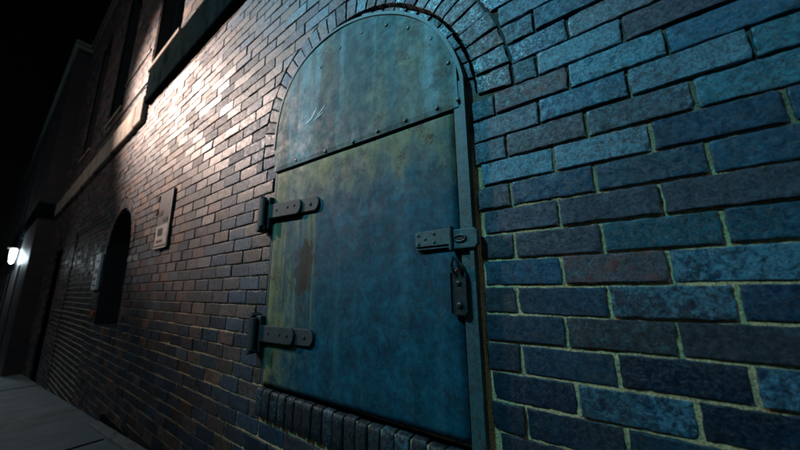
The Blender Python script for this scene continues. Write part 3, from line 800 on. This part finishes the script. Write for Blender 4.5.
o=fixn(m_.build('wall_disc',M['orange'],None)); tag(o,'small round orange reflector low beside the dark arched window','disc')

# wall lamp on the wing
LX,LZ=at(12,258,PJ-.12); 
lamp=empty('wall_lamp',(LX,PJ,LZ)); of=(LX,PJ,LZ)
m_=MB(); m_.box(LX-.05,LX+.05,PJ-.03,PJ-.001,LZ-.20,LZ+.55,bev=.01); m_.box(LX-.11,LX+.11,PJ-.24,PJ-.03,LZ+.27,LZ+.33,bev=.01); subt(m_,'bracket',M['iron'],lamp,of)
M['glow']=plain('lamp_glass',(.8,.85,.9),.4,0,(.75,.92,1.0),30)
m_=MB(); m_.tube([(LX,PJ-.12,LZ+.265),(LX,PJ-.12,LZ+.24),(LX,PJ-.12,LZ+.05),(LX,PJ-.12,LZ-.12),(LX,PJ-.12,LZ-.16)],[.05,.065,.06,.045,.02],12); subt(m_,'lamp_glass',M['glow'],lamp,of)
tag(lamp,'glowing white wall lamp on the far wing of the building','lamp')

# ------------------------------------------------------------------ ground
def gz(x): return -1.075+.085*(max(-90,min(12,x))+3.7)
def strip(name,xs,ya,yb,dz,mat,thick=None,label=None):
    mb=MB(); vs=[];fs=[]
    for x in xs:
        for y in (ya,yb): vs.append((x,y,gz(x)+dz))
    for i in range(len(xs)-1): fs.append((2*i,2*i+2,2*i+3,2*i+1))
    if thick:
        n=len(vs); vs+=[(a,b_,c_-thick) for a,b_,c_ in vs]
        for i in range(len(xs)-1):
            fs.append((2*i,2*i+2,2*i+2+n,2*i+n)); fs.append((2*i+1,2*i+3,2*i+3+n,2*i+1+n))
        fs+=[(0,1,1+n,n),(n-2,n-1,2*n-1,2*n-2)]
    mb.add(vs,fs); o=fixn(mb.build(name,mat)); o['kind']='structure'; return o
xs=[30-i*.5 for i in range(0,60)]+[0-i*.25 for i in range(0,60)]+[-15-i*1.0 for i in range(0,90)]
# paving slabs with real joints
sb=MB(); x=12.0
JOINT=[]
while x>-70:
    L=1.52; x0,x1=x-L+.008,x-.008
    for ya,yb in ((-1.30,.0),(-2.62,-1.312)):
        n=6; vs=[];fs=[]; h=random.uniform(-.004,.004); tl=random.uniform(-.003,.003)
        for i in range(n+1):
            xx=x1+(x0-x1)*i/n; e=.004 if i in (0,n) else 0
            for y_,ee in ((ya+.002,.006),(ya+.012,0),(yb-.012,0),(yb-.002,.006)): vs.append((xx,y_,gz(xx)+h+tl*(i/n-.5)-max(e,ee)*.9))
        for i in range(n):
            for k in range(3): fs.append((4*i+k,4*i+k+1,4*i+5+k,4*i+4+k))
        sb.add(vs,fs)
    x-=L
o=sb.build('pavement',M['pave']); fixn(o); o['kind']='structure'
strip('pavement_bed',xs,-2.62,.0,-.014,M['asphalt'])['kind']='structure'
strip('kerb',xs,-2.78,-2.625,.0,M['kerb'],.3)
strip('road',xs,-9.5,-2.785,-.13,M['asphalt'])
mb=MB(); vs=[];fs=[]
gx=[400,30]+[20-i*5 for i in range(0,20)]+[-85,-400]
for xx in gx:
    for y_ in (-300,-9.6,9,300): vs.append((xx,y_,gz(max(xx,-85))-.22))
n=4
for i in range(len(gx)-1):
    for k in range(3): fs.append((i*n+k,(i+1)*n+k,(i+1)*n+k+1,i*n+k+1))
mb.add(vs,fs); o=fixn(mb.build('ground',M['asphalt'])); o['kind']='structure'

# ------------------------------------------------------------------ street lamps (real lamps of the street, out of frame)
def street_lamp(x,y,h,label,color,power,arm,spot=None,radius=.16,ax=0,glow=0):
    root=empty('street_lamp',(x,y,gz(x))); of=(x,y,gz(x)); g=gz(x)
    m_=MB(); m_.tube([(x,y,g),(x,y,g+.5),(x,y,h)],[.11,.085,.055],12); m_.tube([(x,y,h-.02),(x+ax*.5,y+arm*.5,h+.22),(x+ax,y+arm,h+.22)],.035,8); subt(m_,'pole',M['iron'],root,of)
    m_=MB(); m_.box(x+ax-.16,x+ax+.16,y+arm-.15,y+arm+.45,h+.17,h+.28,bev=.02); subt(m_,'lamp_head',M['iron'],root,of)
    gl=plain('lamp_lens',(.8,.8,.8),.4,0,color,25)
    m_=MB(); m_.box(x+ax-.12,x+ax+.12,y+arm-.10,y+arm+.40,h+.150,h+.168); subt(m_,'lamp_lens',gl,root,of)
    l=bpy.data.lights.new('street_light','SPOT' if spot else 'POINT'); l.energy=power; l.color=color; l.shadow_soft_size=radius
    lo=bpy.data.objects.new('street_light',l); COL.objects.link(lo); lo.location=(x+ax,y+arm+.15,h+.0)
    if spot:
        l.spot_size=math.radians(spot[1]); l.spot_blend=spot[2]; d=Vector(spot[0])-Vector(lo.location); lo.rotation_euler=d.to_track_quat('-Z','Y').to_euler()
    lo.location.z+=Z0; lo['kind']='structure' 
    if glow:     # added wide point light at the head, to brighten the dark far wall
        l=bpy.data.lights.new('street_fill','POINT'); l.energy=glow; l.color=color; l.shadow_soft_size=.2
        g_=bpy.data.objects.new('street_fill',l); COL.objects.link(g_); g_.location=lo.location; g_['kind']='structure'
    tag(root,label,'street lamp',None); return root
WARM=(1.0,.76,.65); COOL=(.18,.72,1.0)
P_WARM=3000; P_COOL=2700
street_lamp(-7.9,-2.85,3.6,'tall street lamp at the kerb before the projecting wing, with warm light',WARM,P_WARM,.2,((-3.6,0,1.35+Z0),45,1.0),.16,1.4,45)
street_lamp(-2.6,-5.6,5.6,'tall street lamp across the road from the iron door, with cool light',COOL,P_COOL,.8,((-.95,0,1.15+Z0),38,1.0))
l=bpy.data.lights.new('wall_lamp_light','POINT'); l.energy=60; l.color=(.75,.92,1); l.shadow_soft_size=.12
lo=bpy.data.objects.new('wall_lamp_light',l); COL.objects.link(lo); lo.location=(LX,PJ-.35,LZ+Z0); lo['kind']='structure'

# lift everything measured from the lens so that the pavement lies at z = 0
for o in list(COL.objects):
    if o.parent is None and o.type in ('MESH','EMPTY'): o.location.z+=Z0

# ------------------------------------------------------------------ sky, added fill light
w=bpy.data.worlds.new('World'); C.world=w; w.use_nodes=True; nt=w.node_tree
bg=nt.nodes['Background']; sk=nt.nodes.new('ShaderNodeTexSky'); sk.sky_type='NISHITA'; sk.sun_disc=False
sk.sun_elevation=math.radians(-6); sk.sun_rotation=math.radians(200); sk.altitude=50
nt.links.new(sk.outputs[0],bg.inputs[0]); bg.inputs[1].default_value=.25
mo=bpy.data.lights.new('front_fill','SUN'); mo.energy=.22; mo.color=(.58,.86,1.0); mo.angle=math.radians(8)  # unseen sun light added as frontal fill for mortar and dark wall
mo_o=bpy.data.objects.new('front_fill',mo); COL.objects.link(mo_o); mo_o.rotation_euler=Vector((-.50,.58,-.64)).to_track_quat('-Z','Y').to_euler(); mo_o.location=(3,-8,12)

# ------------------------------------------------------------------ camera
cd=bpy.data.cameras.new('camera'); cam=bpy.data.objects.new('camera',cd); COL.objects.link(cam); C.camera=cam
cd.sensor_width=36; cd.lens=36*F/800; cd.clip_start=.02; cd.clip_end=1000
cols=[[Rm[i][k] for i in range(3)] for k in range(3)]
mw=Matrix(((cols[0][0],cols[2][0],-cols[1][0],0),(cols[0][1],cols[2][1],-cols[1][1],-D0),(cols[0][2],cols[2][2],-cols[1][2],Z0),(0,0,0,1)))
cam.matrix_world=mw
cd.dof.use_dof=True; cd.dof.focus_distance=.95; cd.dof.aperture_fstop=2.0
C.view_settings.view_transform='Standard'; C.view_settings.look='None'; C.view_settings.exposure=0; C.view_settings.gamma=1
C.render.engine='CYCLES'; C.cycles.use_denoising=True
